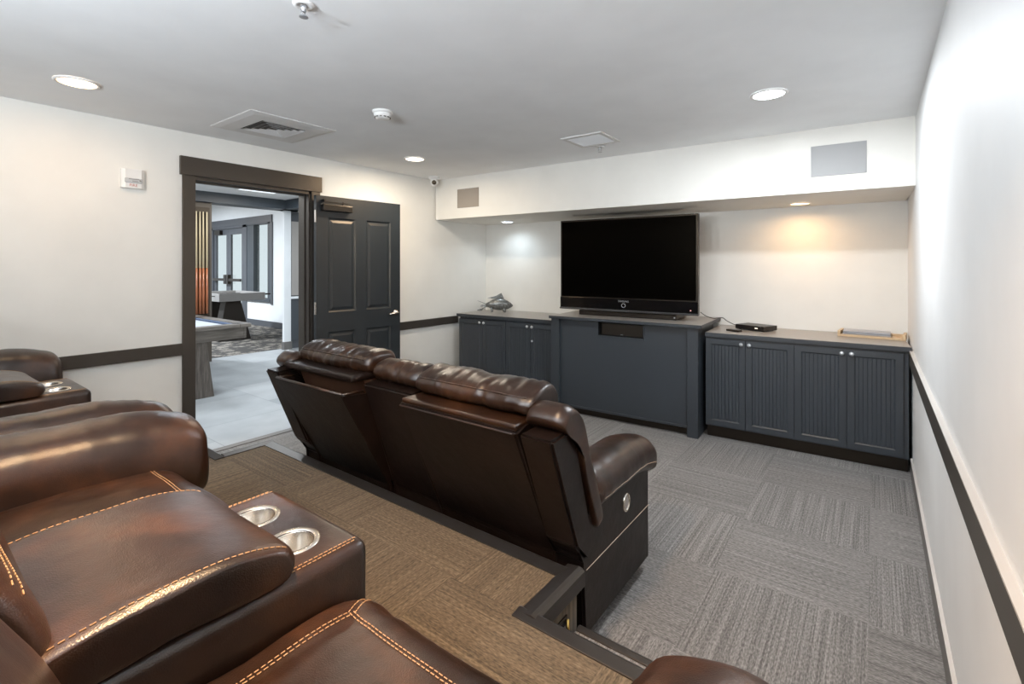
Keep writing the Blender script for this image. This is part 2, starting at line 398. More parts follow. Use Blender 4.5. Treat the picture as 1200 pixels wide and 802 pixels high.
# door leaf, open against the wall
dr = math.atan2(-.07, .905)
door = empty('door_1', 'slate grey panelled door standing open against the cream wall', 'door', (-4.012, 2.437, .01), dr, kind='structure')
def door_leaf():
    W, Hh, T = .905, 2.125, .044; bm = bmesh.new()
    px = [(.115, .395), (.51, .79)]; pz = [(.24, .88), (1.06, 1.93)]
    ys = [0, px[0][0], px[0][1], px[1][0], px[1][1], W]; zs = [0, pz[0][0], pz[0][1], pz[1][0], pz[1][1], Hh]
    def quad(y0, y1, z0, z1, x): bm.faces.new([bm.verts.new(p) for p in ((x, y0, z0), (x, y1, z0), (x, y1, z1), (x, y0, z1))])
    for i in range(5):
        for j in range(5):
            if i in (1, 3) and j in (1, 3):
                y0, y1, z0, z1 = ys[i], ys[i+1], zs[j], zs[j+1]
                prev = [bm.verts.new(p) for p in ((0, y0, z0), (0, y1, z0), (0, y1, z1), (0, y0, z1))]
                for ins, x in ((.012, -.012), (.022, -.012), (.045, -.003)):
                    cur = [bm.verts.new(p) for p in ((x, y0+ins, z0+ins), (x, y1-ins, z0+ins), (x, y1-ins, z1-ins), (x, y0+ins, z1-ins))]
                    for k in range(4): bm.faces.new((prev[k], prev[(k+1) % 4], cur[(k+1) % 4], cur[k]))
                    prev = cur
                bm.faces.new(prev)
            else: quad(ys[i], ys[i+1], zs[j], zs[j+1], 0)
    quad(0, W, 0, Hh, -T)
    for (p, q) in (((0, 0), (W, 0)), ((0, Hh), (W, Hh))): bm.faces.new([bm.verts.new(v) for v in ((0, p[0], p[1]), (0, q[0], q[1]), (-T, q[0], q[1]), (-T, p[0], p[1]))])
    for y in (0, W): bm.faces.new([bm.verts.new(v) for v in ((0, y, 0), (0, y, Hh), (-T, y, Hh), (-T, y, 0))])
    bmesh.ops.remove_doubles(bm, verts=bm.verts, dist=1e-5)
    return bm
obj('door_leaf', door_leaf(), 'door', door)
bm = rbox(.002, .06, .04, .33, 1.985, 2.045, .006); cl = obj('door_closer', bm, 'black', door)
bm = bmesh.new(); box(bm, .035, .05, .06, .30, 2.062, 2.07); lathe(bm, [(.012, 2.04), (.012, 2.075)], 12, (.042, .24, 0)); box(bm, .0, .05, .05, .065, 2.062, 2.09); obj('closer_arm', bm, 'black', cl)
h = obj('handle', LA([(.030, .001), (.030, .008), (.014, .012), (.012, .05)], 24, (0, .845, 1.01), 'x'), 'nickel', door, smooth=True); h['label'] = 'nickel lever handle'
bm = bmesh.new(); tube(bm, [(.048, .85, 1.01), (.052, .82, 1.008), (.05, .74, 1.0)], .010, 10); obj('lever', bm, 'nickel', h, smooth=True)
for z in (.25, 1.05, 1.88):
    bm = bmesh.new(); lathe(bm, [(.009, z), (.009, z+.11)], 12, (-.005, -.006, 0)); obj('hinge', bm, 'nickel', door)

# ------------------------------------------------------------------ ceiling fittings
LAMP_M = {}
UP_FILL = 66
def downlight(x, y, z, col, energy, label, size=.1, kind_strength=9, spread=PI):
    d = empty('recessed_downlight', label, 'ceiling light', (x, y, z), 0, 'recessed downlights')
    obj('trim_ring', LA([(size*.98, -.001), (size*1.0, -.006), (size*.86, -.010), (size*.82, -.004)], 40, cap=False), 'white', d, smooth=True)
    key = tuple(col)
    if key not in LAMP_M: LAMP_M[key] = emis('lamp_diffuser', col, kind_strength)
    obj('diffuser', LA([(size*.82, -.006), (size*.5, -.0085), (.001, -.009)], 40), LAMP_M[key], d, smooth=True)
    lamp('downlight_lamp', (x, y, z-.02), energy, col, size*1.6, spread=spread)
WARM, NEUT, COOL = (1, .80, .56), (1, .90, .78), (.84, .92, 1)
downlight(-3.477, .70, ZC, (1, .66, .36), 5, 'lit downlight in the ceiling above the sofas beside the doorway wall')
downlight(-3.441, 3.09, ZC, (1, .87, .70), 23, 'lit downlight in the ceiling above the open door')
downlight(-.492, 3.156, ZC, (.88, .94, 1), 46, 'lit downlight in the ceiling near the pale side wall')
downlight(-.95, .40, ZC, (1, .64, .34), 40, 'downlight in the ceiling directly above the sofa nearest the pale side wall', spread=2.2)
downlight(-3.58, 4.70, 2.035, (.72, .87, 1), 2.6, 'small lit downlight under the soffit above the fish sculpture', .085, spread=2.5)
downlight(-.51, 4.80, 2.035, (1, .62, .30), 4, 'small lit downlight under the soffit above the magazine tray', .085, spread=2.9)
# added unseen uplighters on the back wall, fill light for the ceiling
for k, x in enumerate((-1.7, -1.0, -.35)):
    u = empty('fill_uplighter', ('added fill uplighter on the back wall behind the sofa by the doorway', 'added fill uplighter in the middle of the back wall', 'added fill uplighter on the back wall near the pale side wall')[k], 'fill light', (x, -1.35, 1.75), 0, 'added fill uplighters')
    obj('bracket', B(-.06, .06, 0, .03, -.10, .10), 'white', u, bevel=.004)
    obj('bowl', LA([(.03, -.06), (.09, -.02), (.12, .05), (.115, .052), (.085, -.01), (.02, -.045)], 28, (0, .14, 0)), 'white', u, smooth=True)
    lamp('uplight_fill_lamp', (x, -1.21, 1.83), UP_FILL, (.80, .90, 1), .2, rot=(PI-.55, 0, 0))
v = empty('ceiling_vent', 'large square white air vent with dark louvres in the ceiling by the doorway', 'vent', (-3.495, 1.79, ZC))
bm = bmesh.new()
for s0, s1, z0, z1 in ((.305, .262, -.004, -.012), (.262, .165, -.012, -.014)):
    a = [bm.verts.new((sx*s0, sy*s0, z0)) for sx, sy in ((-1, -1), (1, -1), (1, 1), (-1, 1))]; b = [bm.verts.new((sx*s1, sy*s1, z1)) for sx, sy in ((-1, -1), (1, -1), (1, 1), (-1, 1))]
    for k in range(4): bm.faces.new((a[k], a[(k+1) % 4], b[(k+1) % 4], b[k]))
for s in (.305,):
    a = [bm.verts.new((sx*s, sy*s, z)) for z in (0, -.004) for sx, sy in ((-1, -1), (1, -1), (1, 1), (-1, 1))]
    for k in range(4): bm.faces.new((a[k], a[(k+1) % 4], a[4+(k+1) % 4], a[4+k]))
obj('frame', bm, 'vent', v)
obj('backing', B(-.165, .165, -.165, .165, -.003, -.001), 'ventdark', v)
for s in (.155, .118, .082, .046):
    bm = bmesh.new()
    a = [bm.verts.new((sx*s, sy*s, -.016)) for sx, sy in ((-1, -1), (1, -1), (1, 1), (-1, 1))]; b = [bm.verts.new((sx*(s-.016), sy*(s-.016), -.005)) for sx, sy in ((-1, -1), (1, -1), (1, 1), (-1, 1))]
    for k in range(4): bm.faces.new((a[k], a[(k+1) % 4], b[(k+1) % 4], b[k]))
    obj('louvre', bm, 'vent', v)
v = empty('ceiling_grille', 'small square return grille in the ceiling in front of the soffit', 'vent', (-1.80, 3.455, ZC))
bm = bmesh.new()
for (x0, x1, y0, y1) in ((-.175, .175, -.175, -.14), (-.175, .175, .14, .175), (-.175, -.14, -.14, .14), (.14, .175, -.14, .14)): box(bm, x0, x1, y0, y1, -.010, 0)
obj('frame', bm, 'vent', v, bevel=.003)
bm = bmesh.new(); box(bm, -.14, .14, -.14, .14, -.004, -.001)
for i in range(14): box(bm, -.14, .14, -.135+i*.02, -.131+i*.02, -.008, -.003)
obj('grille', bm, 'ceil', v)
def sprinkler(x, y, label):
    s = empty('fire_sprinkler', label, 'sprinkler', (x, y, ZC), 0, 'fire sprinklers')
    obj('escutcheon', LA([(.040, 0), (.038, -.006), (.026, -.010), (.02, -.004)], 28), 'white', s, smooth=True)
    bm = bmesh.new(); lathe(bm, [(.011, -.002), (.011, -.02), (.007, -.024), (.007, -.03)], 14)
    tube(bm, [(-.009, 0, -.02), (-.014, 0, -.033), (-.004, 0, -.047)], .0022, 6); tube(bm, [(.009, 0, -.02), (.014, 0, -.033), (.004, 0, -.047)], .0022, 6)
    obj('body', bm, 'silver', s, smooth=True); obj('deflector', LA([(.016, -.047), (.017, -.050), (.004, -.051)], 16), 'silver', s)
sprinkler(-1.748, 1.01, 'fire sprinkler in the ceiling above the front edge of the platform')
sprinkler(-1.845, 3.705, 'fire sprinkler beside the small ceiling grille')
s = empty('smoke_detector', 'round white smoke detector on the ceiling between the vent and the grille', 'smoke detector', (-2.557, 2.02, ZC))
obj('base', LA([(.066, 0), (.066, -.008), (.058, -.016)], 40), 'white', s, smooth=True)
obj('sensor', LA([(.057, -.014), (.055, -.030), (.044, -.046), (.028, -.05), (.001, -.051)], 40), 'white', s, smooth=True)
bm = bmesh.new()
for k in range(12):
    t = 2*PI*k/12; p = Vector((math.cos(t)*.049, math.sin(t)*.049, -.041)); q = Vector((math.cos(t+.32)*.049, math.sin(t+.32)*.049, -.041)); tube(bm, [p, q], .0035, 6)
obj('slot', bm, 'ventdark', s)
s = empty('security_camera', 'white dome security camera in the ceiling corner beside the soffit', 'camera', (-3.98, 3.86, ZC))
obj('mount', LA([(.062, 0), (.062, -.012), (.045, -.03), (.03, -.035)], 32), 'white', s, smooth=True)
bm = bmesh.new(); bmesh.ops.create_uvsphere(bm, u_segments=24, v_segments=14, radius=.046); bmesh.ops.translate(bm, verts=bm.verts, vec=(0, 0, -.062)); obj('ball', bm, 'white', s, smooth=True)
d = Vector((3.98, -3.86, -.75)).normalized()
bm = bmesh.new(); cc = Vector((0, 0, -.062)); tube(bm, [cc+d*.036, cc+d*.0485], .026, 20); obj('lens', bm, 'gloss', s)
# alarm strobe
s = empty('fire_alarm_strobe', 'white wall-mounted fire alarm strobe with FIRE lettering', 'fire alarm', (XL, 1.12, 2.10))
obj('housing', PR([(-.066, 0), (.066, 0), (.066, .026), (.045, .040), (-.045, .040), (-.066, .026)], 'z', -.066, .066), 'white', s, bevel=.003)
s.rotation_euler = (0, 0, -PI/2)
bm = rbox(-.05, .05, .036, .052, -.030, .002, .006); l = obj('lens', bm, 'lens', s)
bm = bmesh.new(); box(bm, -.03, .03, .0515, .0535, -.008, -.003); box(bm, -.025, .01, .0515, .0535, -.022, -.016); lathe(bm, [(.008, .050), (.004, .055)], 12, (-.036, 0, -.013), 'y'); obj('flash_tube', bm, 'ink', l)
text('lettering', 'FIRE', .026, 'red', s, (0, .0405, -.047), (PI/2, 0, PI))

# ------------------------------------------------------------------ television wall
def at(name, label, cat, a, b, z, rz=0, group=None): return empty(name, label, cat, TV(a, b, z), PHI+rz, group)
def cab_door(w, h):
    bm = bmesh.new(); st = .045; t = .02
    for (x0, x1, z0, z1) in ((0, st, 0, h), (w-st, w, 0, h), (st, w-st, 0, st), (st, w-st, h-st, h)): box(bm, x0, x1, -t, 0, z0, z1)
    n = max(3, round((w-2*st)/.027)); bw = (w-2*st)/n; poly = [(st, 0), (st, -.009)]
    for i in range(n):
        x0 = st+i*bw
        poly += [(x0+.0025, -.0118), (x0+bw-.0025, -.0118), (x0+bw, -.009)]
    poly += [(w-st, 0)]
    prism(bm, poly, 'z', st, h-st)
    # sloped inner moulding
    for (z0, z1) in ((st, st+.009), (h-st, h-st-.009)):
        bm.faces.new([bm.verts.new(p) for p in ((st, -t, z0), (w-st, -t, z0), (w-st, -.011, z1), (st, -.011, z1))])
    for (x0, x1) in ((st, st+.009), (w-st, w-st-.009)):
        bm.faces.new([bm.verts.new(p) for p in ((x0, -t, st), (x0, -t, h-st), (x1, -.011, h-st), (x1, -.011, st))])
    return bm
def cabinet(a0, a1, am, label, depth=.62, zt=.885, fill=None, lock=False):
    """base cabinet with two beadboard doors between a0 and a1, meeting at am"""
    c = at('base_cabinet', label, 'cabinet', a0, 0, 0, 0, 'slate base cabinets')
    bm = bmesh.new(); box(bm, 0, a1-a0, .002, depth, .105, zt)
    if fill: box(bm, a1-a0, a1-a0+fill, .0, .03, .105, zt)
    obj('carcass', bm, 'cab', c)
    obj('kick_plate', B(0, a1-a0+(fill or 0), .055, .075, 0, .105), 'kick', c)
    g = .0025
    for k, (x0, x1) in enumerate(((a0, am), (am, a1))):
        w = x1-x0-2*g
        d = obj('cabinet_door', cab_door(w, .748), 'cab', c, loc=(x0-a0+g, 0, .118))
        kx = w-.028 if k == 0 else .028
        kb = LA([(.006, -.018), (.006, -.030), (.015, -.034), (.0165, -.042), (.011, -.049), (.001, -.050)], 20, (kx, 0, .718), 'y')
        kn = obj('knob', kb, 'silver', d, smooth=True); kn['label'] = 'silver round knob'
        if lock and k == 1:
            kl = obj('lock', LA([(.012, -.018), (.012, -.028), (.009, -.03)], 18, (.022, 0, .565), 'y'), 'silver', d); kl['label'] = 'silver cam lock'
    return c
cabinet(-1.385, -.712, -1.067, 'two-door slate cabinet with beadboard doors beside the television stand')
cabinet(-.712, -.031, -.369, 'two-door slate cabinet with beadboard doors against the pale side wall', fill=.03)
cabinet(-4.205, -3.521, -3.852, 'two-door slate cabinet under the fish sculpture, at the corner')
cabinet(-3.519, -2.882, -3.195, 'two-door slate cabinet with a lock, against the television stand', lock=True)
def worktop(a0, a1, b0, b1, z0, z1, label):
    bm = bmesh.new(); box(bm, 0, a1-a0, b0, b1, 0, z1-z0)
    o = tag(obj('worktop', bm, 'counter', loc=TV(a0, 0, z0), rz=PHI, bevel=.003), label, 'worktop')
    e = obj('front_edge', B(0, a1-a0, b0-.004, b0, -.004, z1-z0-.0015), 'cab', o); e['label'] = 'slate painted front edge'
    return o
worktop(-1.387, .012, -.022, .645, .887, .918, 'tan-lit worktop carrying the magazine tray and player')
worktop(-4.24, -2.882, -.022, .645, .893, .925, 'grey worktop carrying the fish sculpture')
# centre stand
t = at('television_stand', 'tall slate media stand between the cabinets, carrying the television', 'tv stand', -2.879, -.115, 0)
W = 2.879-1.425
obj('top', B(-.016, W+.034, -.025, .762, .958, .986), 'cab', t, bevel=.003)
t2 = obj('top_surface', B(-.012, W+.030, -.021, .760, .986, .9875), 'counter', t); t2['label'] = 'grey laminate upper surface'
for x in (0, W-.093):
    obj('post', B(x, x+.093, 0, .60, 0, .958), 'cab', t, bevel=.003)
bm = bmesh.new(); n0, n1, zz = .513, .962, .822
box(bm, .093, n0, .03, .05, .085, .958); box(bm, n1, W-.093, .03, .05, .085, .958); box(bm, n0, n1, .03, .05, .085, zz)
obj('front_panel', bm, 'cab', t)
obj('bottom_rail', B(.093, W-.093, .018, .05, .072, .092), 'cab', t, bevel=.002)
obj('kick_plate', B(.093, W-.093, .085, .10, 0, .085), 'kick', t)
bm = bmesh.new(); box(bm, n0, n1, .45, .46, zz, .958); box(bm, n0, n1, .03, .45, zz-.012, zz); box(bm, n0-.012, n0, .032, .45, zz-.012, .958); box(bm, n1, n1+.012, .032, .45, zz-.012, .958)
obj('niche', bm, 'niche', t)
bm = bmesh.new()
for (x0, x1, z0, z1) in ((n0-.012, n0, zz-.012, .958), (n1, n1+.012, zz-.012, .958), (n0-.012, n1+.012, zz-.014, zz)): box(bm, x0, x1, .022, .03, z0, z1)
obj('niche_frame', bm, 'cab', t)
s = at('center_speaker', 'black centre speaker sitting in the niche of the television stand', 'speaker', -2.879+(n0+n1)/2, -.115+.075, zz+.001)
obj('cabinet', rbox(-.21, .21, 0, .28, 0, .118, .004, 2), 'black', s)
gr = obj('grille', B(-.205, .205, -.008, 0, .006, .112), 'niche', s)
bm = bmesh.new(); box(bm, -.012, .012, -.0095, -.008, .012, .016); obj('badge', bm, 'silver', s)
# television
tv = at('television', 'large flat black rear-projection television switched off on the stand', 'television', -2.18, .10, .9885)
hw = .706; Z0, Z1 = .055, .988
bm = bmesh.new(); box(bm, -hw, hw, 0, .05, Z0, Z1)
prism(bm, [(-hw+.02, .05), (hw-.02, .05), (.42, .34), (-.42, .34)], 'z', Z0+.05, Z1-.05)
obj('housing', bm, 'black', tv, bevel=.004)
obj('screen', B(-hw+.018, hw-.018, -.004, .001, .190, Z1-.018), 'screen', tv)
bm = bmesh.new(); box(bm, -hw, hw, -.008, .0, Z0+.018, .182); obj('speaker_bar', bm, 'gloss', tv, bevel=.003)
bm = bmesh.new(); prism(bm, [(-.012, Z0), (-.016, Z0+.009), (-.008, Z0+.018), (.01, Z0+.018), (.01, Z0)], 'x', -hw-.004, hw+.004); e = obj('lower_lip', bm, 'steel', tv); e['label'] = 'thin metallic lip under the bezel'
M['lip'] = plain('dark_metal_lip', (.10, .10, .105), .3, metal=.6); e.data.materials[0] = M['lip']
obj('base', rbox(-.495, .507, .01, .30, 0, .05, .006, 2), 'black', tv)
bm = bmesh.new(); box(bm, .485, .497, .008, .011, .018, .030); e = obj('logo_sticker', bm, 'silver', tv)
text('lettering', 'SAMSUNG', .024, 'silver', tv, (0, -.0086, .157), (PI/2, 0, 0))
bm = bmesh.new()
for k in range(28):
    a0 = 2*PI*k/28; a1 = 2*PI*(k+1)/28; tube(bm, [(math.cos(a0)*.019, -.009, .117+math.sin(a0)*.019), (math.cos(a1)*.019, -.009, .117+math.sin(a1)*.019)], .0024, 6)
obj('power_ring', bm, 'silver', tv)
bm = bmesh.new(); lathe(bm, [(.005, -.0095), (.005, -.007)], 12, (hw-.065, 0, .10), 'y'); e = obj('standby_light', bm, emis('red_led', (.9, .12, .08), 1.5), tv)
bm = bmesh.new(); tube(bm, spline([TV(-1.50, .30, 1.06), TV(-1.47, .38, 1.02), TV(-1.42, .46, .9935), TV(-1.38, .52, .995), TV(-1.352, .56, .992), TV(-1.32, .57, .965), TV(-1.25, .56, .935), TV(-1.19, .53, .930)], 6, False), .0035, 6)
tag(obj('power_cord', bm, 'black', smooth=True), 'thin black cable running from the television to the player', 'cable')
# player, puck, papers, tray
p = at('media_player', 'flat black player box standing on the tan-lit worktop', 'media player', -1.21, .36, .9185, -.42)
obj('case', rbox(0, .275, 0, .20, .006, .046, .003, 2), 'black', p); 
e = obj('display', B(.19, .215, -.002, .001, .022, .031), emis('player_display', (1, .8, .55), 1.2), p); e['label'] = 'small lit display'
for x in (.03, .245):
    for y in (.03, .17): obj('foot', LA([(.012, 0), (.012, .007)], 14, (x, y, 0)), 'black', p)
obj('dial', LA([(.010, -.006), (.010, .001)], 16, (.245, 0, .026), 'y'), 'black', p)
p = at('remote_control', 'small black remote lying in front of the player', 'remote control', -1.255, .17, .9185, -.42)
obj('case', rbox(0, .12, 0, .06, 0, .018, .006, 3), 'black', p); bm = bmesh.new()
for i in range(5):
    for j in range(2): lathe(bm, [(.005, .017), (.005, .0195)], 10, (.02+i*.02, .02+j*.02, 0))
obj('button', bm, 'ink', p)
p = at('magazine_tray', 'pale wooden tray on the worktop in the corner by the side wall', 'tray', -.43, .36, .9185, -.12)
bm = bmesh.new(); box(bm, 0, .44, 0, .22, 0, .008); box(bm, 0, .44, .21, .22, .008, .028); box(bm, 0, .02, 0, .21, .008, .045); box(bm, .42, .44, 0, .21, .008, .045); box(bm, .02, .42, 0, .006, .008, .018)
obj('tray_body', bm, 'tray', p, bevel=.002)
for k, (dz, w, nm, lab, mm) in enumerate(((.0, .32, 'magazine', 'lowest magazine in the pale wooden tray', 'tray'), (.0125, .315, 'magazine', 'middle magazine in the pale wooden tray', 'ink'), (.025, .31, 'magazine', 'top grey-blue magazine stacked in the pale wooden tray', 'paper'))):
    g = at(nm, lab, 'magazine', -.40+.004*k, .372-.008*k, .9275+dz, -.12+.03*k, 'stacked magazines')
    obj('cover', B(0, w, 0, .19, .0095, .0115), mm, g); obj('pages', B(.002, w-.002, .002, .188, .001, .0095), 'paper', g); 
# fish sculpture
f = at('fish_sculpture', 'mottled pewter fish sculpture on the grey worktop', 'sculpture', -3.93, .40, .9255, .62)
f.scale = (1.42, 1.3, 1.15)
bm = bmesh.new(); secs = [(-.105, .018, .016, .075), (-.08, .032, .022, .078), (-.045, .052, .032, .082), (0, .066, .040, .084), (.045, .062, .040, .080), (.085, .044, .031, .074), (.115, .022, .018, .070), (.128, .006, .006, .068)]
rings = []
for x, rz_, ry, zc in secs:
    rings.append([bm.verts.new((x, ry*math.cos(2*PI*k/24), zc+rz_*math.sin(2*PI*k/24))) for k in range(24)])
for A, D in zip(rings, rings[1:]):
    for k in range(24): bm.faces.new((A[k], A[(k+1) % 24], D[(k+1) % 24], D[k]))
bm.faces.new(rings[0]); bm.faces.new(rings[-1]); obj('body', bm, 'pewter', f, smooth=True)
obj('dorsal_fin', PR([(-.095, .150), (-.02, .172), (.028, .205), (.052, .142), (.0, .145), (-.05, .14)], 'y', -.007, .007), 'pewter', f, bevel=.003)
bm = bmesh.new()
for zs_ in ((.085, .125, .118, .078), (.062, .02, .012, .055)):
    prism(bm, [(-.095, zs_[0]), (-.185, zs_[1]), (-.175, zs_[2]), (-.10, zs_[3])], 'y', -.006, .006)
prism(bm, [(-.10, .085), (-.15, .075), (-.155, .055), (-.10, .058)], 'y', -.005, .005)
for k in range(3): tube(bm, [(-.10, 0, .07), (-.13, .01*(k-1), .04), (-.165+.01*k, .03*(k-1), .012)], .006, 8, .003)
obj('tail', bm, 'pewter', f, bevel=.002)
for y in (-1, 1):
    bm = bmesh.new(); tube(bm, [(-.06, y*.02, .05), (-.055, y*.035, .02), (-.05, y*.045, .006)], .012, 10, .006); obj('fin_foot', bm, 'pewter', f, smooth=True)
    bm = bmesh.new(); tube(bm, [(.05, y*.02, .035), (.055, y*.03, .015), (.06, y*.036, .006)], .018, 10, .010); obj('fin_foot', bm, 'pewter', f, smooth=True)
bm = bmesh.new(); lathe(bm, [(.007, -.034), (.005, -.037), (.001, -.038)], 12, (.085, .004, .085), 'y'); obj('eye', bm, 'gloss', f)
# soffit speakers
def wall_speaker(a0, a1, z0, z1, m, label):
    s = at('soffit_speaker', label, 'speaker', (a0+a1)/2, -.2905, (z0+z1)/2, 0, 'flush speakers in the soffit'); w, h_ = (a1-a0)/2, (z1-z0)/2
    bm = bmesh.new()
    for (x0, x1, q0, q1) in ((-w, w, h_-.006, h_), (-w, w, -h_, -h_+.006), (-w, -w+.006, -h_, h_), (w-.006, w, -h_, h_)): box(bm, x0, x1, -.006, .002, q0, q1)
    obj('frame', bm, m, s); obj('grille', B(-w+.006, w-.006, -.004, .002, -h_+.006, h_-.006), m, s)
wall_speaker(-3.995, -3.69, 2.15, 2.36, 'grille_warm', 'beige flush speaker grille in the soffit above the fish sculpture')
wall_speaker(-.586, -.255, 2.15, 2.372, 'grille_cool', 'grey flush speaker grille in the soffit near the pale side wall')
# ------------------------------------------------------------------ sofas
def make_sofa(label, loc, pocket=False):
    t = empty('recliner_sofa', label, 'sofa', loc, 0, 'brown leather reclining sofas')
    bs = obj('base', B(-.95, .95, .06, .62, .055, .34), 'lea_shaded', t, bevel=.01)
    bm = bmesh.new()
    bm.free()
    for x in (-.9, .9):
        for y in (.10, .56): obj('foot', LA([(.024, 0), (.028, .06)], 14, (x, y, 0)), 'black', t)
    for s in (-1, 1):
        X = lambda a, b: (a*s, b*s) if s > 0 else (b*s, a*s)
        # arm with its padded top, side seam, power button
        x0, x1 = X(.835, .975)
        ab = bmesh.new(); prism(ab, [(.0, .055), (.0, .36), (-.085, .46), (.05, .56), (.66, .545), (.665, .055)], 'x', x0, x1)
        bmesh.ops.bevel(ab, geom=ab.edges[:], offset=.012, segments=2, affect='EDGES')
        arm = obj('arm', ab, 'lea_shaded', t)
        def wp(v):
            k = max(0, (v.y-.45)/.3)
            return (v.x, v.y, v.z-.055*k*k-(.02*k if v.z < .6 else 0))
        if s > 0: prof = [(.763, .48), (.762, .58), (.798, .648), (.882, .676), (.955, .664), (1.0, .615), (1.003, .555), (.965, .52), (.88, .47), (.80, .435)]
        else: prof = [(-p[0], p[1]) for p in [(.763, .48), (.762, .58), (.798, .648), (.882, .676), (.955, .664), (1.0, .615), (1.003, .555), (.965, .52), (.88, .47), (.80, .435)]]
        pd = cushion(prof, 'y', .06, .745, .07, .06, m=5, lump=.005, lfreq=7, pucker=.0035, pfreq=34, warp=wp, seed=s+3)
        bv = BVHTree.FromBMesh(pd)
        ap = obj('arm_pad', pd, 'lea', arm, smooth=True)
        st = stitches([[(s*1.1, .12+i*.02, .562-.055*max(0, (.12+i*.02-.45)/.3)**2) for i in range(29)]], bv, (-s, 0, 0), .0012)
        obj('stitching', st, 'stitch_pale', ap)
        xs = .9755*s
        bm = bmesh.new(); tube(bm, [(xs, .01, .318), (xs, .655, .318)], .0016, 6); e = obj('seam', bm, 'stitch_pale', arm); e['label'] = 'pale stitched side seam'
        bm = LA([(.031, xs-s*.001), (.033, xs+s*.006), (.038, xs+s*.007), (.041, xs+s*.004), (.042, xs-s*.001)], 36, (0, 0, 0), 'x', False)
        for v_ in bm.verts: v_.co = Vector((v_.co.x, .385+v_.co.y*.80, .435+v_.co.z))
        pb = obj('power_button', bm, 'steel', arm, smooth=True); pb['label'] = 'oval metal recline switch'
        bm = bmesh.new(); n = 24
        bm.faces.new([bm.verts.new((xs+s*.002, .385+.026*math.cos(2*PI*k/n), .435+.036*math.sin(2*PI*k/n))) for k in range(n)]); obj('button_face', bm, 'silver', pb)
        # wing: hard rear shell with a soft bolster in front
        x0, x1 = X(.845, .985)
        wb = bmesh.new(); prism(wb, [(-.262, .895), (-.078, .445), (.005, .36), (.06, .40), (-.10, .90)], 'x', x0, x1)
        bmesh.ops.bevel(wb, geom=wb.edges[:], offset=.010, segments=2, affect='EDGES')
        wing = obj('back_wing', wb, 'lea_shaded', t)
        x0, x1 = X(.825, 1.0)
        wbm = cushion([(-.185, .915), (-.200, .95), (-.170, .983), (-.12, .99), (-.065, .955), (-.02, .87), (.05, .68), (.118, .49), (.10, .455), (.065, .47), (-.01, .64), (-.09, .84)], 'x', x0, x1, .05, .035, m=4, lump=.005, lfreq=8, pucker=.003, pfreq=40, seed=s+9)
        wo = obj('wing_bolster', wbm, 'lea', wing, smooth=True)
        # recliner back
        x0, x1 = X(.198, .838); open_ = pocket and s < 0
        if not open_:
            pb_ = bmesh.new(); prism(pb_, [(-.268, .895), (.006, .335), (.05, .09), (.09, .09), (.10, .40), (.0, .92), (-.20, .918)], 'x', x0, x1)
            bmesh.ops.bevel(pb_, geom=pb_.edges[:], offset=.010, segments=3, affect='EDGES')
            bp = obj('back_panel', pb_, 'lea_shaded', t)
            z_, y_ = .897, -.2705
            bm = bmesh.new(); tube(bm, [(x0+.015, y_+.002, z_-.006), (x1-.015, y_+.002, z_-.006)], .003, 6); obj('welt', bm, 'lea', bp)
            sh = rbox(x0+.008, x1-.008, -.255, -.02, .897, .921, .009); obj('shelf', sh, 'lea', bp, smooth=False)
        else:
            # the headrest is tipped forward and the rear panel hangs open as a pocket
            pb_ = bmesh.new(); prism(pb_, [(-.285, .868), (.008, .33), (.05, .09), (.07, .09), (.03, .33), (-.258, .868)], 'x', x0, x1)
            prism(pb_, [(-.27, .866), (.01, .35), (.05, .35), (-.13, .85)], 'x', x0, x0+.012); prism(pb_, [(-.27, .866), (.01, .35), (.05, .35), (-.13, .85)], 'x', x1-.012, x1)
            bp = obj('back_panel', pb_, 'lea_shaded', t, bevel=.004)
            bm = bmesh.new(); tube(bm, [(x0+.01, -.272, .869), (x1-.01, -.272, .869)], .008, 8); tube(bm, [(x0+.008, -.272, .869), (x0+.008, -.15, .862)], .007, 8); tube(bm, [(x1-.008, -.272, .869), (x1-.008, -.15, .862)], .007, 8)
            obj('rim', bm, 'lea', bp, smooth=True)
            bm = bmesh.new(); prism(bm, [(-.15, .93), (.03, .45), (.05, .45), (-.10, .93)], 'x', x0+.012, x1-.012); obj('pocket_lining', bm, 'pocket', bp)
            obj('shelf', rbox(x0+.0, x1-.0, -.225, -.02, .917, .952, .012), 'lea_shaded', bp)
        dy, dz = (.035, .02) if open_ else (0, 0)
        hp = [(-.150, .925), (-.178, .96), (-.16, 1.0), (-.11, 1.027), (-.05, 1.036), (.0, 1.026), (.03, .99), (.035, .94), (.01, .915), (-.06, .91)]
        hp = [(p+dy, q+dz) for p, q in hp]
        hb = cushion(hp, 'x', x0-.006, x1+.006, .05, .034, m=5, step=.012, lump=.009, lfreq=10, pucker=.010, pfreq=34, seed=s+20)
        hv = BVHTree.FromBMesh(hb)
        hr = obj('headrest', hb, 'lea', t, smooth=True)
        pth = []
        for i in range(40):
            x = x0+.03+(x1-x0-.06)*i/39
            hit = hv.ray_cast(Vector((x, -.45+dy, 1.06+dz)), Vector((0, .33, -.075)).normalized())
            if hit[0] is not None: pth.append(hit[0])
        if len(pth) > 3:
            bm = bmesh.new(); tube(bm, pth, .0038, 6); obj('piping', bm, 'lea', hr, smooth=True)
        # backrest cushion, seat, footrest
        bb = cushion([(-.12, .90), (-.06, .94), (.02, .93), (.07, .88), (.10, .80), (.16, .685), (.188, .585), (.18, .48), (.12, .43), (.05, .44), (-.02, .66)], 'x', x0+.004, x1-.004, .06, .05, m=5, lump=.008, lfreq=6, pucker=.004, pfreq=24, seed=s+30)
        obj('backrest', bb, 'lea', t, smooth=True)
        zt = .515
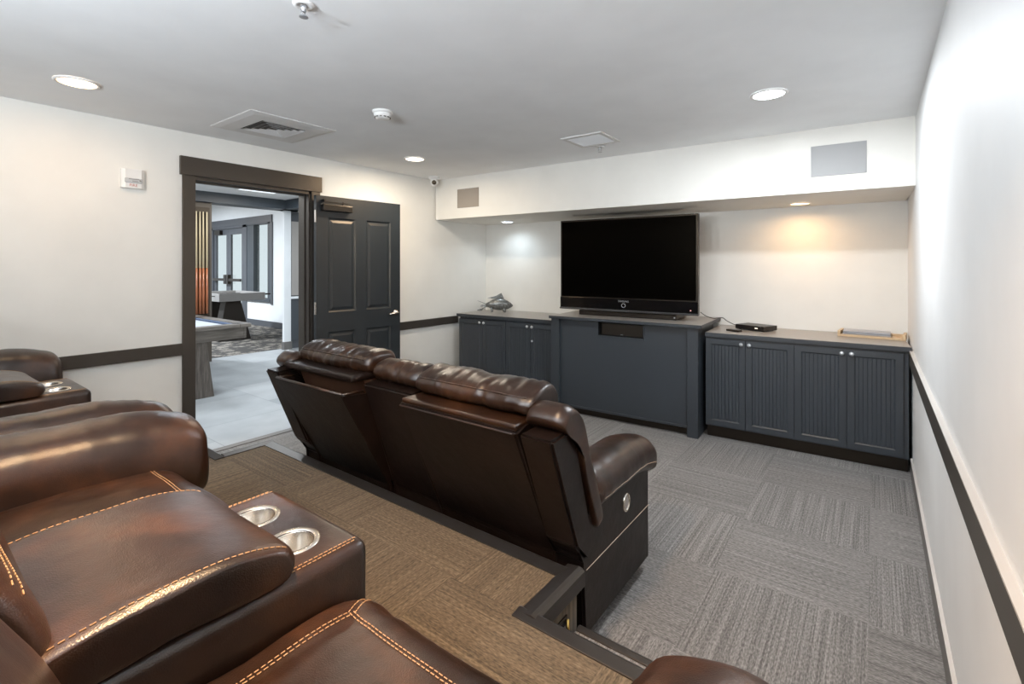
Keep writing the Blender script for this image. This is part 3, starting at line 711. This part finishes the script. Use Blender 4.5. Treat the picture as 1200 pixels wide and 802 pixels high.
        def fold(v):
            xi = .195*s; d = abs(v.x-xi)
            k = (1 if s < 0 else 0)*math.exp(-((d-.10)/.13)**2)*max(0, min(1, (v.z-.42)/.05))*max(0, min(1, (.56-v.y)/.12))
            q = max(0, math.sin(2*PI*(d+.20*v.y)/.048))
            return (v.x, v.y, v.z+.010*k*q)
        sb = cushion([(.06, .38), (.07, .49), (.16, zt), (.36, zt+.008), (.54, zt), (.62, .495), (.668, .44), (.672, .37), (.62, .34), (.3, .335)], 'x', x0+.004, x1-.004, .05, .04, m=5, lump=.010, lfreq=6, pucker=-.007, pfreq=30, seed=s+40, warp=fold, step=.008)
        sv = BVHTree.FromBMesh(sb)
        se = obj('seat', sb, 'lea', t, smooth=True)
        xa, xb = x0+.066, x1-.066; paths = []
        for o_ in (-.004, .004):
            paths += [[(xa+o_, .15, 1), (xa+o_, .566, 1)], [(xb+o_, .15, 1), (xb+o_, .566, 1)], [(xa, .566+o_, 1), (xb, .566+o_, 1)]]
            paths += [[(xa+o_, .566+o_, 1), (x0+.022+o_, .645+o_, 1)], [(xb+o_, .566-o_, 1), (x1-.022+o_, .645-o_, 1)]]
        obj('stitching', stitches(paths, sv), 'stitch', se)
        obj('footrest', rbox(x0+.008, x1-.008, .60, .665, .08, .36, .02), 'lea_shaded', t, smooth=False)
    # centre console
    bm = rbox(-.195, .195, .115, .660, .07, .588, .026, 5)
    con = obj('console', bm, 'lea', t)
    cut = bmesh.new()
    for x in (-.08, .08): lathe(cut, [(.040, .50), (.040, .65)], 32, (x, .555, 0))
    co = obj('cutter', cut, 'lea', t)
    md = con.modifiers.new('holes', 'BOOLEAN'); md.operation = 'DIFFERENCE'; md.object = co; md.solver = 'EXACT'
    bpy.context.view_layer.update()
    me = bpy.data.meshes.new_from_object(con.evaluated_get(bpy.context.evaluated_depsgraph_get()))
    con.modifiers.clear(); con.data = me; bpy.data.objects.remove(co)
    for p in me.polygons: p.use_smooth = True
    me.set_sharp_from_angle(angle=math.radians(40))
    for x in (-.08, .08):
        cp = obj('cup_holder', LA([(.053, .585), (.053, .5885), (.048, .590), (.041, .588), (.0385, .584), (.0385, .515), (.036, .512), (.001, .512)], 40, (x, .555, 0), cap=False), 'steel', con, smooth=True); cp['label'] = 'brushed steel cup holder'
    paths = [[(sx*(.176+o_), .07, 1), (sx*(.176+o_), .64, 1)] for sx in (-1, 1) for o_ in (0, -.007)]
    cv = BVHTree.FromObject(con, bpy.context.evaluated_depsgraph_get())
    obj('stitching', stitches(paths, cv), 'stitch', con)
    lb = cushion([(.09, .60), (.10, .632), (.16, .658), (.27, .672), (.39, .670), (.475, .650), (.503, .625), (.500, .600), (.47, .588), (.30, .586), (.12, .588)], 'x', -.20, .20, .035, .022, m=5, lump=.005, lfreq=6, pucker=-.003, pfreq=30, seed=55)
    lv = BVHTree.FromBMesh(lb)
    lid = obj('console_lid', lb, 'lea', con, smooth=True)
    paths = [[(sx*.184, .16, 1), (sx*.184, .485, 1)] for sx in (-1, 1)]
    obj('stitching', stitches(paths, lv), 'stitch', lid)
    bm = bmesh.new(); prism(bm, [(-.175, .91), (.035, .335), (.03, .09), (.07, .09), (.07, .40), (.0, .925)], 'x', -.182, .182)
    bmesh.ops.bevel(bm, geom=bm.edges[:], offset=.010, segments=3, affect='EDGES'); obj('console_back', bm, 'lea_shaded', t)
    hb = cushion([(-.105, .925), (-.13, .955), (-.115, .995), (-.07, 1.02), (-.02, 1.022), (.025, 1.0), (.04, .95), (.02, .915), (-.04, .91)], 'x', -.185, .185, .07, .05, m=5, step=.012, lump=.010, lfreq=11, pucker=.010, pfreq=32, seed=61)
    obj('console_headrest', hb, 'lea', t, smooth=True)
    bb = cushion([(-.10, .90), (-.03, .935), (.04, .92), (.09, .86), (.135, .765), (.174, .685), (.175, .62), (.12, .59), (.05, .60), (-.02, .72)], 'x', -.192, .192, .05, .04, m=5, lump=.006, lfreq=7, seed=66)
    bvv = BVHTree.FromBMesh(bb); cb = obj('console_backrest', bb, 'lea', t, smooth=True)
    obj('stitching', stitches([[(-.17, .153+o_, 1), (.17, .153+o_, 1)] for o_ in (0, -.010)], bvv), 'stitch', cb)
    return t
front = make_sofa('brown leather reclining sofa on the lower floor, seen from behind, facing the television', (-1.87, 1.67, 0), True)
rear = make_sofa('brown leather reclining sofa on the platform nearest the pale side wall', (-1.03, -.03, PH))
r2 = copy_tree(rear); r2.location = (-3.055, -.03, PH); r2['label'] = 'brown leather reclining sofa on the platform against the cream wall beside the doorway'

# broken step light on the platform end
s = empty('step_light', 'damaged step light with brass clips in the platform side by the glossy nosing', 'step light', (-.888, 1.47, .20), 0)
obj('recess_plate', B(.0, .004, -.03, .045, -.035, .045), 'niche', s)
for y in (-.022, .026):
    bm = bmesh.new(); tube(bm, [(.004, y, -.03), (.016, y+.006, .0), (.010, y+.012, .035)], .006, 8); obj('clip', bm, 'brass', s, smooth=True)
for y in (-.015, .008): obj('terminal', B(.004, .014, y, y+.012, -.02, .03), 'black', s)

# ------------------------------------------------------------------ the hall beyond the doorway
bm = B(-8.55, XL-.16, -3, 7.2, -.1, 0); struct('floor_hall', bm, 'tile', 'pale grey stone tile floor in the hall', 'floor')
struct('floor_hall_carpet', B(-17, -8.55, -3, 7.2, -.1, .0), 'pebble', 'mottled brown carpet at the far side of the hall', 'floor')
bm = bmesh.new(); box(bm, -17, -15.25, 5.95, 6.1, 0, 3.6); box(bm, -11.75, XL-.16, 5.95, 6.1, 0, 3.6); box(bm, -15.25, -11.75, 5.95, 6.1, 2.62, 3.6); box(bm, -12.98, -11.75, 5.95, 6.1, 0, .60)
struct('wall_hall_far', bm, 'hallwall', 'white hall wall with glazed double doors and a window', 'wall')
struct('wall_hall_end', B(-17.1, -17, -3, 6.1, 0, 3.6), 'hallwall', 'white wall at the far end of the hall', 'wall')
struct('wall_hall_near', B(-17, XL-.16, -3.1, -3, 0, 3.6), 'hallwall', 'white side wall of the hall', 'wall')
bm = bmesh.new(); box(bm, -8.3, XL-.16, -3, 4.6, 2.64, 2.8); box(bm, -17, -8.3, -3, 6.1, 3.5, 3.6); box(bm, -8.3, XL-.16, 4.6, 6.1, 2.62, 2.8)
struct('ceiling_hall', bm, 'hallceil', 'white hall ceiling beyond the doorway', 'ceiling')
bm = bmesh.new(); box(bm, -8.55, -8.2, -3, 4.75, 2.48, 3.5); box(bm, -8.55, XL-.16, 4.40, 4.75, 2.48, 2.8)
struct('ceiling_beam', bm, 'hallblue', 'dark blue-grey boxed beam under the hall ceiling', 'beam')
struct('baseboard_hall', B(-12.98, -8.6, 5.93, 5.95, 0, .14), 'hallgrey', 'grey baseboard of the hall wall', 'baseboard')
o = struct('column_hall', B(-8.46, -8.40, 4.485, 4.61, 0, 2.50), 'hallwall', 'white column in the hall beside the doorway jamb', 'column')
obj('column_base', B(-8.47, -8.38, 4.475, 4.62, 0, .14), 'base', o)
o = struct('wall_hall_partition', B(-8.56, -8.46, 4.61, 5.95, 0, 2.48), 'hallgrey', 'hall partition with grey upper panel behind the white column', 'wall')
obj('wainscot', B(-8.46, -8.435, 4.61, 5.95, .14, .90), 'hallblue', o); obj('sill', B(-8.46, -8.41, 4.61, 5.95, .90, .94), 'hallwall', o)
M['panelgrey'] = plain('warm_grey_panel', (.36, .34, .32), .6); obj('upper_panel', B(-8.46, -8.445, 4.64, 5.95, .96, 2.30), 'panelgrey', o)
# glazed double doors and side window
d2 = empty('door_2', 'glazed double doors with push bars in the far hall wall', 'door', (-15.25, 5.95, 0), 0, kind='structure')
bm = bmesh.new(); box(bm, 0, .25, -.02, .12, 0, 2.62); box(bm, 2.06, 2.27, -.02, .12, 0, 2.62); box(bm, 0, 2.27, -.02, .12, 2.50, 2.62); obj('door_frame', bm, 'hallgrey', d2)
for x0, x1 in ((.26, 1.155), (1.165, 2.05)):
    bm = bmesh.new(); box(bm, x0, x0+.13, .02, .07, .01, 2.49); box(bm, x1-.13, x1, .02, .07, .01, 2.49); box(bm, x0+.13, x1-.13, .02, .07, 2.34, 2.49); box(bm, x0+.13, x1-.13, .02, .07, .01, .25)
    lf = obj('door_leaf', bm, 'hallgrey', d2); obj('pane', B(x0+.13, x1-.13, .04, .048, .25, 2.34), 'glass', lf)
    bm = bmesh.new(); box(bm, x0+.06, x1-.06, -.05, -.02, 1.08, 1.15); box(bm, (x1-.13 if x0 < 1 else x0+.01), (x1-.01 if x0 < 1 else x0+.13), -.06, .02, 1.0, 1.25); obj('push_bar', bm, 'black', lf)
bm = bmesh.new(); box(bm, .45, .8, -.06, .02, 2.35, 2.47); obj('door_closer', bm, 'black', d2)
w = empty('window_1', 'bright tall window beside the glazed double doors in the hall', 'window', (-12.98, 5.95, .6), 0, kind='structure')
bm = bmesh.new(); box(bm, -.05, .36, -.01, .14, -.0, 2.02); box(bm, 1.11, 1.23, -.03, .12, 0, 2.02); box(bm, 0, 1.23, -.03, .12, 1.93, 2.02); box(bm, 0, 1.23, -.04, .12, 0, .09); obj('frame', bm, 'hallblue', w)
obj('pane', B(.36, 1.11, .04, .048, .09, 1.93), 'glass', w)
bm = bmesh.new(); box(bm, -15.30, -11.68, 5.915, 5.95, 2.56, 2.74); struct('trim_11', bm, 'hallgrey', 'grey head board over the hall doors and window', 'casing')
bm = bmesh.new(); box(bm, -11.76, -11.66, 5.92, 5.95, .56, 2.56); struct('trim_12', bm, 'hallgrey', 'grey side casing of the hall window', 'casing')
# pillar with cue rack
o = struct('pillar_hall', B(-8.75, -8.30, 2.35, 3.27, 0, 2.48), 'pillar', 'brown-grey pillar carrying the cue rack', 'pillar')
r = empty('cue_rack', 'dark wooden wall rack holding pool cues on the pillar', 'cue rack', (-8.30, 2.85, 0))
obj('back_board', B(0, .015, -.04, .385, .70, 2.40), 'rack', r)
for z in (.735, 1.98):
    obj('rack_rail', B(.015, .025, -.04, .385, z-.012, z+.012), 'rack', r)
for k, y in enumerate((3.045, 3.095, 3.14, 3.19)):
    q = empty('pool_cue', ('pool cue in the rack, nearest the door casing', 'second pool cue in the rack from the door casing', 'third pool cue in the rack from the door casing', 'pool cue in the rack farthest from the door casing')[k], 'pool cue', (-8.250, y-.01, .762), 0, 'pool cues in the rack')
    obj('butt', LA([(.019, 0), (.019, .30), (.016, .70)], 14), 'butt', q, smooth=True); obj('shaft', LA([(.016, .70), (.010, 1.55), (.010, 1.565)], 14), 'maple', q, smooth=True)
# pool table
p = empty('pool_table', 'weathered wood pool table with pale cloth just beyond the doorway', 'pool table', (-6.0, 2.80, 0))
bm = bmesh.new(); x0, x1, y0, y1 = -2.5, 0, -1.42, 0
for (a, b, c_, d_) in ((x0, x1, y1-.13, y1), (x0, x1, y0, y0+.13), (x1-.13, x1, y0+.13, y1-.13), (x0, x0+.13, y0+.13, y1-.13)): box(bm, a, b, c_, d_, .765, .81)
obj('top_rail', bm, 'wood', p, bevel=.006)
bm = bmesh.new(); box(bm, x0+.05, x1-.04, y1-.07, y1-.04, .635, .765); box(bm, x0+.05, x1-.04, y0+.04, y0+.07, .635, .765); box(bm, x1-.07, x1-.04, y0+.07, y1-.07, .635, .765); box(bm, x0+.04, x0+.07, y0+.07, y1-.07, .635, .765)
obj('apron', bm, 'wood', p, bevel=.004)
obj('playing_cloth', B(x0+.13, x1-.13, y0+.13, y1-.13, .74, .785), 'feltlight', p)
bm = bmesh.new(); box(bm, x0+.13, x1-.13, y1-.18, y1-.13, .785, .803); box(bm, x0+.13, x1-.13, y0+.13, y0+.18, .785, .803); box(bm, x1-.18, x1-.13, y0+.18, y1-.18, .785, .803); obj('cushion', bm, 'felt', p)
bm = bmesh.new()
for (px, py) in ((x1-.11, y1-.11), (x0+.11, y1-.11), (x1-.11, y0+.11), (x0+.11, y0+.11), (-1.25, y1-.09), (-1.25, y0+.09)): lathe(bm, [(.055, .80), (.055, .8115)], 18, (px, py, 0))
obj('pocket', bm, 'black', p)
for xb in (-.31, -2.2):
    for yb, sgn in ((-.62, 1), (-.98, -1)):
        bm = bmesh.new(); prism(bm, [(yb-.12*sgn, .0), (yb+.24*sgn, 0), (yb+.16*sgn, .64), (yb-.12*sgn, .64)], 'x', xb, xb+.24); obj('leg', bm, 'woodleg', p, bevel=.006)
# game table
g = empty('foosball_table', 'grey game table with a dark tapering leg in front of the hall window', 'game table', (-10.2, 4.6, 0))
bm = bmesh.new(); y0, y1 = -.45, .44
box(bm, -1.3, 0, y0, y0+.04, .79, .945); box(bm, -1.3, 0, y1-.04, y1, .79, .945); box(bm, -.04, 0, y0+.04, y1-.04, .79, .945); box(bm, -1.3, -1.26, y0+.04, y1-.04, .79, .945); box(bm, -1.26, -.04, y0+.04, y1-.04, .79, .83)
obj('playfield_box', bm, 'game', g, bevel=.004)
for x in (-.25, -1.05):
    bm = bmesh.new(); prism(bm, [(-.28, .79), (.0, .79), (.20, 0), (-.42, 0)], 'x', x-.10, x+.14); obj('leg', bm, 'gameleg', g)
for k in range(4):
    bm = bmesh.new(); x = -.2-.28*k; tube(bm, [(x, y0-.14, .895), (x, y1+.16, .895)], .008, 8); tube(bm, [(x, y1+.10, .895), (x, y1+.20, .895)], .017, 10); obj('rod', bm, 'black', g)
# spotlight in the hall
s = empty('ceiling_spotlight', 'small black spotlight under the hall ceiling seen through the doorway', 'spotlight', (-6.55, 3.44, 2.64))
obj('mount', LA([(.035, 0), (.035, -.02), (.008, -.022), (.008, -.05)], 18), 'black', s); bm = bmesh.new(); tube(bm, [(0, -.05, -.075), (0, .06, -.085)], .04, 18); obj('head', bm, 'black', s)
# added lamps that brighten the hall, their fixtures made up
for k, (x, y) in enumerate(((-5.6, 1.2), (-5.6, 3.4), (-7.3, .6), (-7.3, 3.6))):
    d = empty('hall_fill_panel', ('added square fill panel in the hall ceiling over the doorway side', 'added square fill panel in the hall ceiling beyond the pool table', 'added square fill panel in the hall ceiling by the pillar', 'added square fill panel in the hall ceiling by the white column')[k], 'ceiling light', (x, y, 2.64), 0, 'added hall fill panels')
    bm = bmesh.new()
    for (a, b, c_, e_) in ((-.3, .3, -.3, -.27), (-.3, .3, .27, .3), (-.3, -.27, -.27, .27), (.27, .3, -.27, .27)): box(bm, a, b, c_, e_, -.012, 0)
    obj('frame', bm, 'white', d); obj('diffuser', B(-.27, .27, -.27, .27, -.008, -.001), emis('fill_panel_diffuser', (.86, .93, 1), 1.3), d)
    lamp('panel_fill_lamp', (x, y, 2.615), 44, (.84, .92, 1), .54, 'SQUARE')
for k, (x, y) in enumerate(((-11, 2.5), (-14, 3.5))):  # made-up pendants, added to light the far hall
    d = empty('hall_fill_pendant', ('added round fill pendant over the far hall carpet near the game table', 'added round fill pendant over the far hall carpet by the double doors')[k], 'ceiling light', (x, y, 3.5), 0, 'added hall fill pendants')
    bm = bmesh.new(); lathe(bm, [(.005, 0), (.005, -.25)], 8); obj('rod', bm, 'black', d)
    obj('shade', LA([(.18, -.25), (.28, -.30), (.26, -.31)], 28), emis('fill_pendant_diffuser', (.86, .93, 1), 2.0), d, smooth=True)
    lamp('pendant_fill_lamp', (x, y, 3.15), 300, (.84, .92, 1), .5)

# ------------------------------------------------------------------ world, camera, view
wd = bpy.data.worlds.new('daylight'); bpy.context.scene.world = wd; wd.use_nodes = True
bg = wd.node_tree.nodes['Background']; bg.inputs['Color'].default_value = (.86, .94, 1, 1); bg.inputs['Strength'].default_value = 1.0
cam = bpy.data.cameras.new('camera'); co = bpy.data.objects.new('camera', cam); C.objects.link(co)
cam.sensor_fit = 'HORIZONTAL'; cam.sensor_width = 36; cam.lens = 36*568.6/1200; cam.shift_y = -(401-311.4)/1200
cam.clip_start = .02
co.location = (0, 0, 1.5); co.rotation_euler = (PI/2, 0, math.radians(36.75))
sc = bpy.context.scene; sc.camera = co
sc.view_settings.view_transform = 'Standard'; sc.view_settings.look = 'None'; sc.view_settings.gamma = 1; sc.view_settings.use_curve_mapping = False
sc.view_settings.exposure = -.2
sc.cycles.use_denoising = True
sc.cycles.max_bounces = 10; sc.cycles.diffuse_bounces = 6; sc.cycles.sample_clamp_indirect = 6
